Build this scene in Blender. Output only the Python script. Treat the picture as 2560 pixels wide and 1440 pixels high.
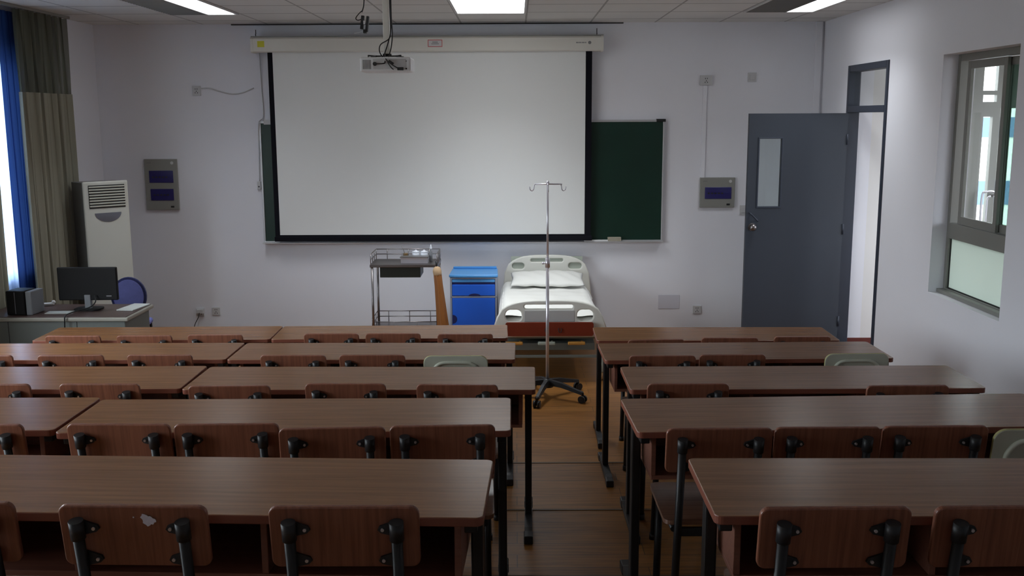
import bpy, bmesh, math, random
from mathutils import Vector, Matrix
random.seed(7)
PI = math.pi
for o in list(bpy.data.objects): bpy.data.objects.remove(o)
SC = bpy.context.scene
COL = SC.collection

# ------------------------------------------------------------------ camera
cd = bpy.data.cameras.new('camera'); cam = bpy.data.objects.new('camera', cd); COL.objects.link(cam)
cd.sensor_width = 36.0; cd.lens = 2497.6 / 2560 * 36; cd.clip_start = 0.05; cd.clip_end = 300
TH, PS, RO = .1693, -.0044, -.0042
fw = Vector((math.sin(PS)*math.cos(TH), math.cos(PS)*math.cos(TH), -math.sin(TH)))
rr = Vector((math.cos(PS), -math.sin(PS), 0)); uu = rr.cross(fw)
r2 = rr*math.cos(RO) + uu*math.sin(RO); u2 = -rr*math.sin(RO) + uu*math.cos(RO)
M = Matrix((r2, u2, -fw)).transposed().to_4x4(); M.translation = (0, 0, 2.27)
cam.matrix_world = M
SC.camera = cam

# ------------------------------------------------------------------ world (overcast daylight, darker ground)
W = bpy.data.worlds.new('sky'); SC.world = W; W.use_nodes = True
nt = W.node_tree; nt.nodes.clear()
tc = nt.nodes.new('ShaderNodeTexCoord'); sx = nt.nodes.new('ShaderNodeSeparateXYZ'); cr = nt.nodes.new('ShaderNodeValToRGB')
bg = nt.nodes.new('ShaderNodeBackground'); wo = nt.nodes.new('ShaderNodeOutputWorld')
nt.links.new(tc.outputs['Generated'], sx.inputs[0]); nt.links.new(sx.outputs[2], cr.inputs[0])
nt.links.new(cr.outputs[0], bg.inputs[0]); nt.links.new(bg.outputs[0], wo.inputs[0])
e = cr.color_ramp.elements
e[0].position = 0.0; e[0].color = (.16, .16, .15, 1)
e[1].position = 0.06; e[1].color = (.84, .91, 1.0, 1)
bg.inputs[1].default_value = 11.0

def portal(name, loc, rot, sx_, sy_):
    l = bpy.data.lights.new(name, 'AREA'); l.shape = 'RECTANGLE'; l.size = sx_; l.size_y = sy_
    l.cycles.is_portal = True
    o = bpy.data.objects.new(name, l); o.location = loc; o.rotation_euler = rot; COL.objects.link(o)
# openings of the left wall (portals face into the room) : (y0, y1, z0, z1)
LWIN = [(1.5, 3.7, .90, 2.80), (4.4, 6.9, .90, 2.80), (7.0, 8.9, .95, 2.85)]
for (a, b, c, d) in LWIN:
    portal('daylight_portal', (-4.5, (a+b)/2, (c+d)/2), (0, -PI/2, 0), d-c, b-a)
CWIN = [(1.0, 2.6, 1.2, 2.7), (4.0, 5.6, 1.2, 2.7), (7.2, 8.8, 1.2, 2.7)]
for (a, b, c, d) in CWIN:
    portal('daylight_portal', (5.68, (a+b)/2, (c+d)/2), (0, PI/2, 0), d-c, b-a)

SC.view_settings.view_transform = 'Standard'; SC.view_settings.look = 'None'
SC.view_settings.gamma = 1; SC.view_settings.use_curve_mapping = False
SC.view_settings.exposure = 0.0

# ------------------------------------------------------------------ materials
def mat(name, col=(.5, .5, .5), rough=.5, metal=0, spec=.5, noise=0, nscale=8, emit=0, bump=0, bscale=200, stretch=None, trans=0, alpha=1, sheen=0):
    m = bpy.data.materials.new(name); m.use_nodes = True
    n = m.node_tree.nodes; L = m.node_tree.links; b = n['Principled BSDF']
    b.inputs['Base Color'].default_value = (*col, 1); b.inputs['Roughness'].default_value = rough
    b.inputs['Metallic'].default_value = metal; b.inputs['Specular IOR Level'].default_value = spec
    if trans: b.inputs['Transmission Weight'].default_value = trans
    if alpha < 1: b.inputs['Alpha'].default_value = alpha
    if emit:
        b.inputs['Emission Color'].default_value = (*col, 1); b.inputs['Emission Strength'].default_value = emit
    t = n.new('ShaderNodeTexCoord'); mp = n.new('ShaderNodeMapping'); L.new(t.outputs['Object'], mp.inputs[0])
    if stretch: mp.inputs['Scale'].default_value = stretch
    if noise:
        nz = n.new('ShaderNodeTexNoise'); nz.inputs['Scale'].default_value = nscale; nz.inputs['Detail'].default_value = 5
        L.new(mp.outputs[0], nz.inputs[0])
        mx = n.new('ShaderNodeMix'); mx.data_type = 'RGBA'; L.new(nz.outputs[0], mx.inputs[0])
        mx.inputs[6].default_value = (*[max(0, c*(1-noise)) for c in col], 1); mx.inputs[7].default_value = (*[min(1, c*(1+noise)) for c in col], 1)
        L.new(mx.outputs[2], b.inputs['Base Color'])
    if bump:
        nb = n.new('ShaderNodeTexNoise'); nb.inputs['Scale'].default_value = bscale; nb.inputs['Detail'].default_value = 3
        L.new(mp.outputs[0], nb.inputs[0]); bp = n.new('ShaderNodeBump'); bp.inputs['Strength'].default_value = bump; bp.inputs['Distance'].default_value = .002
        L.new(nb.outputs[0], bp.inputs['Height']); L.new(bp.outputs[0], b.inputs['Normal'])
    return m

def wood(name, dark, light, scale=(1.2, 30, 30), rough=.4, spec=.5):
    m = bpy.data.materials.new(name); m.use_nodes = True
    n = m.node_tree.nodes; L = m.node_tree.links; b = n['Principled BSDF']
    t = n.new('ShaderNodeTexCoord'); mp = n.new('ShaderNodeMapping'); L.new(t.outputs['Object'], mp.inputs[0]); mp.inputs['Scale'].default_value = scale
    oi = n.new('ShaderNodeObjectInfo'); ad = n.new('ShaderNodeVectorMath'); ad.operation = 'ADD'
    sc = n.new('ShaderNodeVectorMath'); sc.operation = 'SCALE'; sc.inputs[0].default_value = (37, 19, 11); L.new(oi.outputs['Random'], sc.inputs['Scale'])
    L.new(mp.outputs[0], ad.inputs[0]); L.new(sc.outputs[0], ad.inputs[1])
    nz = n.new('ShaderNodeTexNoise'); nz.inputs['Scale'].default_value = 2.2; nz.inputs['Detail'].default_value = 8; nz.inputs['Roughness'].default_value = .62
    nz.inputs['Distortion'].default_value = .5
    L.new(ad.outputs[0], nz.inputs[0])
    r = n.new('ShaderNodeValToRGB'); L.new(nz.outputs[0], r.inputs[0])
    e = r.color_ramp.elements; e[0].position = .32; e[0].color = (*dark, 1); e[1].position = .68; e[1].color = (*light, 1)
    L.new(r.outputs[0], b.inputs['Base Color']); b.inputs['Roughness'].default_value = rough; b.inputs['Specular IOR Level'].default_value = spec
    return m

def glass_mat(name, tint=(1, 1, 1), gloss=.08, rough=0.0):
    m = bpy.data.materials.new(name); m.use_nodes = True
    n = m.node_tree.nodes; L = m.node_tree.links; n.clear()
    out = n.new('ShaderNodeOutputMaterial'); tr = n.new('ShaderNodeBsdfTransparent'); gl = n.new('ShaderNodeBsdfGlossy'); mx = n.new('ShaderNodeMixShader')
    tr.inputs[0].default_value = (*tint, 1); gl.inputs['Roughness'].default_value = rough
    fr = n.new('ShaderNodeLayerWeight'); fr.inputs[0].default_value = .5
    pw = n.new('ShaderNodeMath'); pw.operation = 'POWER'; pw.inputs[1].default_value = 4.0; L.new(fr.outputs['Facing'], pw.inputs[0])
    ml = n.new('ShaderNodeMath'); ml.operation = 'MULTIPLY_ADD'; ml.inputs[1].default_value = .45; ml.inputs[2].default_value = .025; L.new(pw.outputs[0], ml.inputs[0])
    L.new(ml.outputs[0], mx.inputs[0]); L.new(tr.outputs[0], mx.inputs[1]); L.new(gl.outputs[0], mx.inputs[2]); L.new(mx.outputs[0], out.inputs[0])
    return m

def frost_mat(name, col):
    m = bpy.data.materials.new(name); m.use_nodes = True
    n = m.node_tree.nodes; L = m.node_tree.links; n.clear()
    out = n.new('ShaderNodeOutputMaterial'); tr = n.new('ShaderNodeBsdfTranslucent'); df = n.new('ShaderNodeBsdfDiffuse'); mx = n.new('ShaderNodeMixShader')
    gl = n.new('ShaderNodeBsdfGlossy'); gl.inputs['Roughness'].default_value = .3; m2 = n.new('ShaderNodeMixShader'); m2.inputs[0].default_value = .06
    tr.inputs[0].default_value = (*col, 1); df.inputs[0].default_value = (*col, 1); mx.inputs[0].default_value = .3
    L.new(tr.outputs[0], mx.inputs[1]); L.new(df.outputs[0], mx.inputs[2]); L.new(mx.outputs[0], m2.inputs[1]); L.new(gl.outputs[0], m2.inputs[2]); L.new(m2.outputs[0], out.inputs[0])
    return m

def cloth_mat(name, col, translucency=.25, alpha=1.0, rough=.9):
    m = bpy.data.materials.new(name); m.use_nodes = True
    n = m.node_tree.nodes; L = m.node_tree.links; n.clear()
    out = n.new('ShaderNodeOutputMaterial'); tr = n.new('ShaderNodeBsdfTranslucent'); df = n.new('ShaderNodeBsdfDiffuse'); mx = n.new('ShaderNodeMixShader')
    tr.inputs[0].default_value = (*col, 1); df.inputs[0].default_value = (*col, 1); mx.inputs[0].default_value = translucency
    L.new(df.outputs[0], mx.inputs[1]); L.new(tr.outputs[0], mx.inputs[2])
    if alpha < 1:
        tp = n.new('ShaderNodeBsdfTransparent'); m2 = n.new('ShaderNodeMixShader'); m2.inputs[0].default_value = alpha
        L.new(tp.outputs[0], m2.inputs[1]); L.new(mx.outputs[0], m2.inputs[2]); L.new(m2.outputs[0], out.inputs[0])
    else: L.new(mx.outputs[0], out.inputs[0])
    return m

def ceiling_mat():
    m = bpy.data.materials.new('ceiling_tiles'); m.use_nodes = True
    n = m.node_tree.nodes; L = m.node_tree.links; b = n['Principled BSDF']; b.inputs['Roughness'].default_value = .8
    t = n.new('ShaderNodeTexCoord'); s = n.new('ShaderNodeSeparateXYZ'); L.new(t.outputs['Object'], s.inputs[0])
    def line(sock, off, half):
        a = n.new('ShaderNodeMath'); a.operation = 'SUBTRACT'; L.new(sock, a.inputs[0]); a.inputs[1].default_value = off
        d = n.new('ShaderNodeMath'); d.operation = 'DIVIDE'; L.new(a.outputs[0], d.inputs[0]); d.inputs[1].default_value = .6586
        r = n.new('ShaderNodeMath'); r.operation = 'ROUND'; L.new(d.outputs[0], r.inputs[0])
        f = n.new('ShaderNodeMath'); f.operation = 'SUBTRACT'; L.new(d.outputs[0], f.inputs[0]); L.new(r.outputs[0], f.inputs[1])
        g = n.new('ShaderNodeMath'); g.operation = 'ABSOLUTE'; L.new(f.outputs[0], g.inputs[0])
        h = n.new('ShaderNodeMath'); h.operation = 'LESS_THAN'; L.new(g.outputs[0], h.inputs[0]); h.inputs[1].default_value = half/.6586
        return h.outputs[0]
    a = line(s.outputs[0], .104, .009); c = line(s.outputs[1], 10.118, .016)
    mm = n.new('ShaderNodeMath'); mm.operation = 'MAXIMUM'; L.new(a, mm.inputs[0]); L.new(c, mm.inputs[1])
    nz = n.new('ShaderNodeTexNoise'); nz.inputs['Scale'].default_value = 1.4; L.new(t.outputs['Object'], nz.inputs[0])
    m1 = n.new('ShaderNodeMix'); m1.data_type = 'RGBA'; L.new(nz.outputs[0], m1.inputs[0]); m1.inputs[6].default_value = (.62, .62, .60, 1); m1.inputs[7].default_value = (.74, .72, .70, 1)
    mx = n.new('ShaderNodeMix'); mx.data_type = 'RGBA'; L.new(mm.outputs[0], mx.inputs[0]); L.new(m1.outputs[2], mx.inputs[6]); mx.inputs[7].default_value = (.36, .35, .34, 1)
    L.new(mx.outputs[2], b.inputs['Base Color'])
    return m

def floor_mat():
    m = bpy.data.materials.new('laminate_floor'); m.use_nodes = True
    n = m.node_tree.nodes; L = m.node_tree.links; b = n['Principled BSDF']
    t = n.new('ShaderNodeTexCoord'); br = n.new('ShaderNodeTexBrick'); L.new(t.outputs['Object'], br.inputs[0])
    br.inputs['Scale'].default_value = 1; br.inputs['Brick Width'].default_value = 1.2; br.inputs['Row Height'].default_value = .13; br.inputs['Mortar Size'].default_value = .002
    br.inputs['Color1'].default_value = (.215, .092, .020, 1); br.inputs['Color2'].default_value = (.29, .130, .032, 1); br.inputs['Mortar'].default_value = (.07, .04, .02, 1)
    mp = n.new('ShaderNodeMapping'); L.new(t.outputs['Object'], mp.inputs[0]); mp.inputs['Scale'].default_value = (2, 26, 2)
    nz = n.new('ShaderNodeTexNoise'); nz.inputs['Scale'].default_value = 2; nz.inputs['Detail'].default_value = 6; L.new(mp.outputs[0], nz.inputs[0])
    r = n.new('ShaderNodeValToRGB'); L.new(nz.outputs[0], r.inputs[0]); e = r.color_ramp.elements; e[0].position = .3; e[0].color = (.62, .6, .58, 1); e[1].position = .7; e[1].color = (1.15, 1.1, 1.05, 1)
    mx = n.new('ShaderNodeMix'); mx.data_type = 'RGBA'; mx.blend_type = 'MULTIPLY'; mx.inputs[0].default_value = 1; L.new(br.outputs[0], mx.inputs[6]); L.new(r.outputs[0], mx.inputs[7])
    L.new(mx.outputs[2], b.inputs['Base Color']); b.inputs['Roughness'].default_value = .36; b.inputs['Specular IOR Level'].default_value = .32
    return m

MT = dict(
    wall=mat('white_wall_paint', (.81, .815, .87), .75, noise=.03, nscale=1.3, bump=.15, bscale=60),
    corr=mat('corridor_paint', (.78, .77, .76), .7),
    skirt=mat('red_skirting', (.12, .02, .015), .4),
    ceil=ceiling_mat(), floor=floor_mat(),
    nosing=mat('step_nosing', (.10, .058, .026), .5),
    gap=mat('ceiling_gap_shade', (.05, .05, .05), .8),
    top=wood('desk_laminate', (.19, .084, .034), (.30, .142, .060), (1.0, 26, 26), rough=.27, spec=.40),
    edge=mat('desk_edge_band', (.20, .060, .035), .4, noise=.15),
    ply=wood('chair_back_laminate', (.17, .060, .036), (.29, .112, .064), (34, 1.3, 34), rough=.38, spec=.5),
    seat=wood('chair_seat_laminate', (.15, .075, .05), (.22, .115, .075), (1.0, 26, 26), rough=.22, spec=.7),
    inner=wood('shelf_board', (.17, .062, .040), (.23, .09, .055), (1, 26, 26), rough=.5),
    steel=mat('black_painted_steel', (.010, .010, .011), .42, spec=.4),
    cap=mat('black_plastic', (.018, .019, .021), .45, spec=.4),
    screw=mat('zinc_screw', (.6, .6, .62), .35, metal=1),
    chip=mat('pale_chipped_edge', (.6, .5, .4), .6),
    cream=mat('cream_steel', (.50, .52, .43), .4, noise=.08), creamedge=mat('yellowed_edge', (.42, .40, .17), .5, noise=.3, nscale=40),
    screen=mat('screen_fabric', (.76, .77, .76), .85), black=mat('matte_black_border', (.006, .006, .010), .8, spec=.15),
    case=mat('ivory_metal', (.70, .68, .62), .45), yellow=mat('yellow_sticker', (.62, .58, .03), .6), red=mat('red_print', (.55, .08, .08), .6),
    greyprint=mat('grey_print', (.2, .2, .2), .6), paperw=mat('sticker_paper', (.6, .58, .58), .7),
    board=mat('green_chalkboard', (.004, .030, .019), .38, noise=.25, nscale=3), alu=mat('aluminium_trim', (.58, .58, .6), .4, metal=.6),
    felt=mat('eraser_felt', (.38, .35, .28), .9),
    panel=mat('grey_panel', (.27, .27, .25), .5), bluewin=mat('blue_tinted_cover', (.035, .03, .15), .18, spec=.6), socket=mat('socket_plastic', (.56, .56, .57), .45),
    dark=mat('dark_slot', (.02, .02, .02), .6),
    door=mat('slate_grey_door', (.036, .044, .060), .5, noise=.04), dframe=mat('dark_slate_frame', (.030, .038, .058), .45),
    winframe=mat('bronze_grey_aluminium', (.235, .235, .215), .45, metal=.2), gasket=mat('black_gasket', (.01, .01, .01), .5),
    glass=glass_mat('clear_glass', (.97, .98, .97)), tint=glass_mat('green_tinted_glass', (.42, .52, .47)), frost=frost_mat('frosted_glass', (.70, .76, .70)),
    doorglass=glass_mat('door_pane_glass', (.86, .9, .9)),
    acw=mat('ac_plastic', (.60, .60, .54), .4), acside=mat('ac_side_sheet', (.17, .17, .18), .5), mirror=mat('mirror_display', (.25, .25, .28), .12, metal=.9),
    curtain=cloth_mat('beige_curtain_cloth', (.31, .30, .24), .04), mesh=cloth_mat('open_mesh_header', (.15, .16, .125), .12, .86),
    blue=cloth_mat('blue_curtain_cloth', (.035, .085, .30), .10), lightblue=cloth_mat('backlit_blue_cloth', (.45, .62, .92), .65),  # second blue is the same cloth, daylight glow put into its paler colour
    podium=mat('podium_grey', (.13, .145, .135), .5), podtop=mat('podium_brown_top', (.075, .045, .042), .35), podedge=mat('podium_beige_edge', (.30, .29, .25), .5),
    mon=mat('monitor_black', (.005, .005, .006), .55, spec=.25), mon2=mat('monitor_grey_mark', (.22, .22, .23), .5), pc=mat('grey_casing', (.2, .21, .23), .5),
    paper=mat('paper', (.5, .52, .5), .8), whitep=mat('white_plastic', (.75, .76, .78), .4),
    navy=mat('navy_rim', (.025, .03, .12), .5), violet=mat('violet_blue_fabric', (.17, .19, .50), .8, noise=.2, nscale=20),
    chrome=mat('chrome', (.74, .72, .78), .28, metal=.65), brushed=mat('brushed_steel', (.26, .24, .24), .35, metal=1), bdark=mat('black_drawer', (.012, .014, .010), .4),
    bedp=mat('bed_plastic', (.74, .74, .68), .42), bedgrey=mat('bed_recess', (.50, .50, .49), .5), bedpale=mat('bed_pale_grey', (.40, .44, .38), .5),
    sheet=mat('white_sheet', (.80, .80, .76), .85, bump=.5, bscale=14), bedmetal=mat('bed_frame_metal', (.22, .24, .22), .5), redwood=mat('red_board', (.21, .032, .014), .38, noise=.12),
    orange=mat('orange_crank_handle', (.55, .26, .05), .5), caster=mat('amber_caster', (.36, .20, .08), .5),
    cabblue=mat('cabinet_blue', (.018, .125, .68), .33), cabtop=mat('cabinet_top_blue', (.10, .36, .78), .3), cabsil=mat('cabinet_silver', (.33, .36, .45), .4, metal=.3), cabdk=mat('cabinet_dark_recess', (.006, .012, .10), .5),
    amber=mat('amber_cloth', (.24, .085, .015), .6, noise=.25, nscale=14, stretch=(8, 8, 1)), tan=mat('tan_wrap', (.50, .34, .20), .8), glassy=mat('white_ceramic', (.72, .75, .82), .3),
    brown=mat('brown_bottle', (.15, .09, .03), .3),
    lamp=mat('lit_lamp_diffuser', (.96, .98, 1), .5, emit=4.5), louver=mat('dull_louvre', (.30, .29, .28), .4, metal=.3), lframe=mat('lamp_frame', (.6, .6, .6), .5),
    facade=mat('pale_facade', (.85, .84, .80), .8), bluefac=mat('blue_facade_glass', (.10, .165, .30), .5), ground=mat('grey_ground', (.3, .3, .29), .9),
    residue=mat('white_paper_residue', (.66, .64, .72), .9, noise=.15, nscale=90), plaster=mat('pale_patch', (.63, .63, .70), .6),
)

R_ = math.radians
# ------------------------------------------------------------------ mesh helpers
class MB:
    def __init__(s): s.bm = bmesh.new(); s.mi = 0
    def _tag(s, geom):
        for f in geom:
            f.material_index = s.mi
    def box(s, x0, x1, y0, y1, z0, z1, bev=0, rot=None):
        r = bmesh.ops.create_cube(s.bm, size=1)
        vs = r['verts']; c = Vector(((x0+x1)/2, (y0+y1)/2, (z0+z1)/2))
        for v in vs:
            v.co = Vector((v.co.x*(x1-x0), v.co.y*(y1-y0), v.co.z*(z1-z0)))
            if rot: v.co = rot @ v.co
            v.co += c
        fs = list({f for v in vs for f in v.link_faces}); s._tag(fs)
        if bev > 0:
            es = list({e for v in vs for e in v.link_edges})
            r = bmesh.ops.bevel(s.bm, geom=es, offset=bev, segments=2, affect='EDGES', profile=.5)
            s._tag(r['faces'])
        return s
    def cyl(s, p0, p1, r, r1=None, n=16):
        p0, p1 = Vector(p0), Vector(p1); d = p1-p0; L = d.length
        q = d.to_track_quat('Z', 'Y').to_matrix().to_4x4(); q.translation = (p0+p1)/2
        g = bmesh.ops.create_cone(s.bm, cap_ends=True, segments=n, radius1=r, radius2=r if r1 is None else r1, depth=L, matrix=q)
        fs = list({f for v in g['verts'] for f in v.link_faces}); s._tag(fs)
        for f in fs: f.smooth = len(f.verts) == 4
        return s
    def ball(s, c, r, sc=(1, 1, 1), u=16, v=10):
        m = Matrix.Translation(c) @ Matrix.Diagonal((*sc, 1))
        g = bmesh.ops.create_uvsphere(s.bm, u_segments=u, v_segments=v, radius=r, matrix=m)
        fs = list({f for w in g['verts'] for f in w.link_faces}); s._tag(fs)
        for f in fs: f.smooth = True
        return s
    def tube(s, pts, r, n=8, sub=5):
        P = [Vector(p) for p in pts]
        if len(P) > 2 and sub > 1:                      # Catmull-Rom smoothing
            Q = []
            for i in range(len(P)-1):
                a = P[max(i-1, 0)]; b = P[i]; c = P[i+1]; d = P[min(i+2, len(P)-1)]
                for k in range(sub):
                    t = k/sub
                    Q.append(.5*((2*b)+(c-a)*t+(2*a-5*b+4*c-d)*t*t+(3*b-3*c+d-a)*t**3))
            Q.append(P[-1]); P = Q
        rings = []; up = Vector((0, 0, 1))
        prev = None
        for i, p in enumerate(P):
            d = (P[min(i+1, len(P)-1)]-P[max(i-1, 0)]).normalized()
            if prev is None:
                a = d.cross(up)
                if a.length < .05: a = d.cross(Vector((1, 0, 0)))
            else: a = prev - d*prev.dot(d)
            a.normalize(); prev = a; b = d.cross(a)
            rings.append([s.bm.verts.new(p+a*r*math.cos(2*PI*k/n)+b*r*math.sin(2*PI*k/n)) for k in range(n)])
        for i in range(len(rings)-1):
            for k in range(n):
                f = s.bm.faces.new((rings[i][k], rings[i][(k+1) % n], rings[i+1][(k+1) % n], rings[i+1][k])); f.smooth = True; f.material_index = s.mi
        for rg in (rings[0], rings[-1]):
            try: f = s.bm.faces.new(rg); f.material_index = s.mi
            except ValueError: pass
        return s
    def prism(s, pts, h0, h1, axis='z', side_mi=None):
        """polygon pts extruded from h0 to h1 along axis"""
        def P(p, h):
            return {'z': (p[0], p[1], h), 'y': (p[0], h, p[1]), 'x': (h, p[0], p[1])}[axis]
        a = [s.bm.verts.new(P(p, h0)) for p in pts]; b = [s.bm.verts.new(P(p, h1)) for p in pts]
        f = s.bm.faces.new(a); f.material_index = s.mi
        f = s.bm.faces.new(b[::-1]); f.material_index = s.mi
        for i in range(len(pts)):
            j = (i+1) % len(pts)
            f = s.bm.faces.new((a[i], b[i], b[j], a[j])); f.material_index = s.mi if side_mi is None else side_mi
        return s
    def lathe(s, prof, c=(0, 0, 0), n=24):
        rings = []
        for (r, z) in prof:
            rings.append([s.bm.verts.new((c[0]+r*math.cos(2*PI*k/n), c[1]+r*math.sin(2*PI*k/n), c[2]+z)) for k in range(n)])
        for i in range(len(rings)-1):
            for k in range(n):
                f = s.bm.faces.new((rings[i][k], rings[i][(k+1) % n], rings[i+1][(k+1) % n], rings[i+1][k])); f.smooth = True; f.material_index = s.mi
        for rg in (rings[0], rings[-1]):
            f = s.bm.faces.new(rg); f.material_index = s.mi
        return s
    def build(s, name, m, parent=None, loc=None, rot=None):
        bmesh.ops.recalc_face_normals(s.bm, faces=s.bm.faces)
        me = bpy.data.meshes.new(name); s.bm.to_mesh(me); s.bm.free()
        for k in (m if isinstance(m, (list, tuple)) else [m]): me.materials.append(MT[k])
        o = bpy.data.objects.new(name, me); COL.objects.link(o)
        if parent: o.parent = parent
        if loc: o.location = loc
        if rot: o.rotation_euler = rot
        return o

def rrect(x0, x1, y0, y1, r, n=5):
    out = []
    for cx, cy, a in ((x1-r, y0+r, -90), (x1-r, y1-r, 0), (x0+r, y1-r, 90), (x0+r, y0+r, 180)):
        for k in range(n+1):
            t = math.radians(a+90*k/n); out.append((cx+r*math.cos(t), cy+r*math.sin(t)))
    return out

def holed(name, m, outer, holes, thick, bev, parent, loc=(0, 0, 0), rot=(PI/2, 0, 0)):
    """a flat plate with real holes, standing up (x across, polygon y -> world z)"""
    cu = bpy.data.curves.new(name+'_c', 'CURVE'); cu.dimensions = '2D'; cu.fill_mode = 'BOTH'; cu.extrude = thick/2-bev; cu.bevel_depth = bev; cu.bevel_resolution = 3; cu.offset = -bev
    for poly in [outer]+holes:
        sp = cu.splines.new('POLY'); sp.points.add(len(poly)-1)
        for i, p in enumerate(poly): sp.points[i].co = (p[0], p[1], 0, 1)
        sp.use_cyclic_u = True
    t = bpy.data.objects.new('tmp', cu); COL.objects.link(t)
    dg = bpy.context.evaluated_depsgraph_get(); me = bpy.data.meshes.new_from_object(t.evaluated_get(dg))
    bpy.data.objects.remove(t); me.name = name; me.materials.clear(); me.materials.append(MT[m])
    o = bpy.data.objects.new(name, me); COL.objects.link(o); o.parent = parent; o.location = loc; o.rotation_euler = rot
    return o

def tag(o, label, cat, group=None, kind=None):
    o['label'] = label; o['category'] = cat
    if group: o['group'] = group
    if kind: o['kind'] = kind
    return o
def thing(name, label, cat, loc=(0, 0, 0), rz=0, group=None):
    o = bpy.data.objects.new(name, None); o.empty_display_size = .1; COL.objects.link(o)
    o.location = loc; o.rotation_euler = (0, 0, rz)
    return tag(o, label, cat, group)
def struct(o): o['kind'] = 'structure'; return o
def copy_tree(o, parent=None):
    c = o.copy(); COL.objects.link(c)
    if parent: c.parent = parent
    for ch in list(o.children): copy_tree(ch, c)
    return c

# ------------------------------------------------------------------ room shell
XL, XR, YW, YB, ZC = -4.32, 3.152, 10.5, -1.4, 3.218
TIER = {1: 0.0, 2: .12, 3: .24, 4: .37, 5: .5}
NOSE = {2: 6.03, 3: 4.97, 4: 3.93, 5: 2.85}
fl = MB()
# stepped floor: flat front, four low platforms rising toward the back
prof = [(YW+.2, -.15), (YW+.2, 0), (NOSE[2], 0), (NOSE[2], .12), (NOSE[3], .12), (NOSE[3], .24), (NOSE[4], .24), (NOSE[4], .37), (NOSE[5], .37), (NOSE[5], .5), (YB-.2, .5), (YB-.2, -.15)]
fl.prism(prof, XL-.2, XR+.24, 'x')
struct(fl.build('floor', 'floor'))
struct(MB().box(3.392, 6.2, -2, 10.2, -.15, 0).build('floor', 'floor'))
# nosing strips on each platform edge
for k, y in NOSE.items():
    z = TIER[k]
    struct(MB().box(XL, XR, y-.012, y+.006, z-.02, z+.003, .001).build('trim_%d' % (k-1), 'nosing'))
struct(MB().box(XL-.24, XR+.24, YB-.2, YW+.2, ZC, ZC+.12).build('ceiling', 'ceil'))
struct(MB().box(XR+.24, 6.0, YB-.6, 9.99, 3.22, 3.34).build('ceiling', 'corr'))
struct(MB().box(XL-.24, XR+.24, YW, YW+.2, -.15, ZC).build('wall_front', 'wall'))
struct(MB().box(XL-.24, XR+.24, YB-.2, YB, -.15, ZC).build('wall_back', 'wall'))
# left wall with three window openings
b = MB(); ys = YB
for (a, c, z0, z1) in LWIN:
    b.box(XL-.24, XL, ys, a, -.15, ZC); b.box(XL-.24, XL, a, c, -.15, z0); b.box(XL-.24, XL, a, c, z1, ZC); ys = c
b.box(XL-.24, XL, ys, YW, -.15, ZC); struct(b.build('wall_left', 'wall'))
for i, (a, c, z0, z1) in enumerate(LWIN):
    w = struct(MB().box(XL-.16, XL-.10, a, c, z0, z0+.06).box(XL-.16, XL-.10, a, c, z1-.06, z1).box(XL-.16, XL-.10, a, a+.06, z0+.06, z1-.06).box(XL-.16, XL-.10, c-.06, c, z0+.06, z1-.06).box(XL-.16, XL-.10, (a+c)/2-.03, (a+c)/2+.03, z0+.06, z1-.06).build('window_%d' % (i+2), 'winframe'))
    MB().box(XL-.135, XL-.13, a+.06, c-.06, z0+.06, z1-.06).build('pane', 'glass', w)
# right wall: door opening Y 8.62..9.65, window opening Y 6.41..7.548, z .941..2.711
DY0, DY1, DZ = 8.62, 9.66, 2.735
WY0, WY1, WZ0, WZ1 = 6.41, 7.548, .941, 2.711
b = MB(); T = XR+.24
b.box(XR, T, YB, WY0, -.15, ZC).box(XR, T, WY0, WY1, -.15, WZ0).box(XR, T, WY0, WY1, WZ1, ZC).box(XR, T, WY1, DY0, -.15, ZC)
b.box(XR, T, DY0, DY1, DZ, ZC).box(XR, T, DY0, DY1, -.15, 0).box(XR, T, DY1, YW, -.15, ZC)
struct(b.build('wall_right', 'wall'))
# dark strip paints the shadow in the gap between ceiling tiles and front wall
struct(MB().box(-2.9, 1.1, YW-.022, YW, ZC-.012, ZC).build('trim_5', 'gap'))

# door frame with transom light, and the open slate leaf
f = MB(); x0, x1 = XR-.012, XR+.10
f.box(x0, x1, DY0, DY0+.05, 0, DZ, .004).box(x0, x1, DY1-.05, DY1, 0, DZ, .004).box(x0, x1, DY0+.05, DY1-.05, DZ-.06, DZ, .004).box(x0, x1, DY0+.05, DY1-.05, 2.30, 2.36, .004)
df = struct(f.build('door_1', 'dframe'))
MB().box(XR+.04, XR+.046, DY0+.05, DY1-.05, 2.36, DZ-.06).build('transom_pane', 'glass', df)
# leaf: hinged at the far jamb, swung almost parallel to the front wall
LW = .93; leaf = MB()
zx = [(0, .02), (LW, .02), (LW, 2.295), (0, 2.295)]
s0, s1, t0, t1 = .105, .315, 1.42, 2.06   # view slot measured from the free edge
leaf.box(0, s0, -.022, .022, .02, 2.295).box(s1, LW, -.022, .022, .02, 2.295).box(s0, s1, -.022, .022, .02, t0).box(s0, s1, -.022, .022, t1, 2.295)
lo = bpy.data.objects.new('door_2', None); COL.objects.link(lo); struct(lo)
lo.location = (3.125-LW*math.cos(.02), 9.565-LW*math.sin(.02), 0); lo.rotation_euler = (0, 0, .02)
leaf.build('door_leaf', 'door', lo)
MB().box(s0, s1, -.004, .004, t0, t1).build('view_pane', 'doorglass', lo)
MB().box(s0-.014, s0, -.028, -.022, t0-.014, t1+.014, .002).box(s1, s1+.014, -.028, -.022, t0-.014, t1+.014, .002).box(s0, s1, -.028, -.022, t1, t1+.014, .002).box(s0, s1, -.028, -.022, t0-.014, t0, .002).build('pane_bead', 'dframe', lo)
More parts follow.
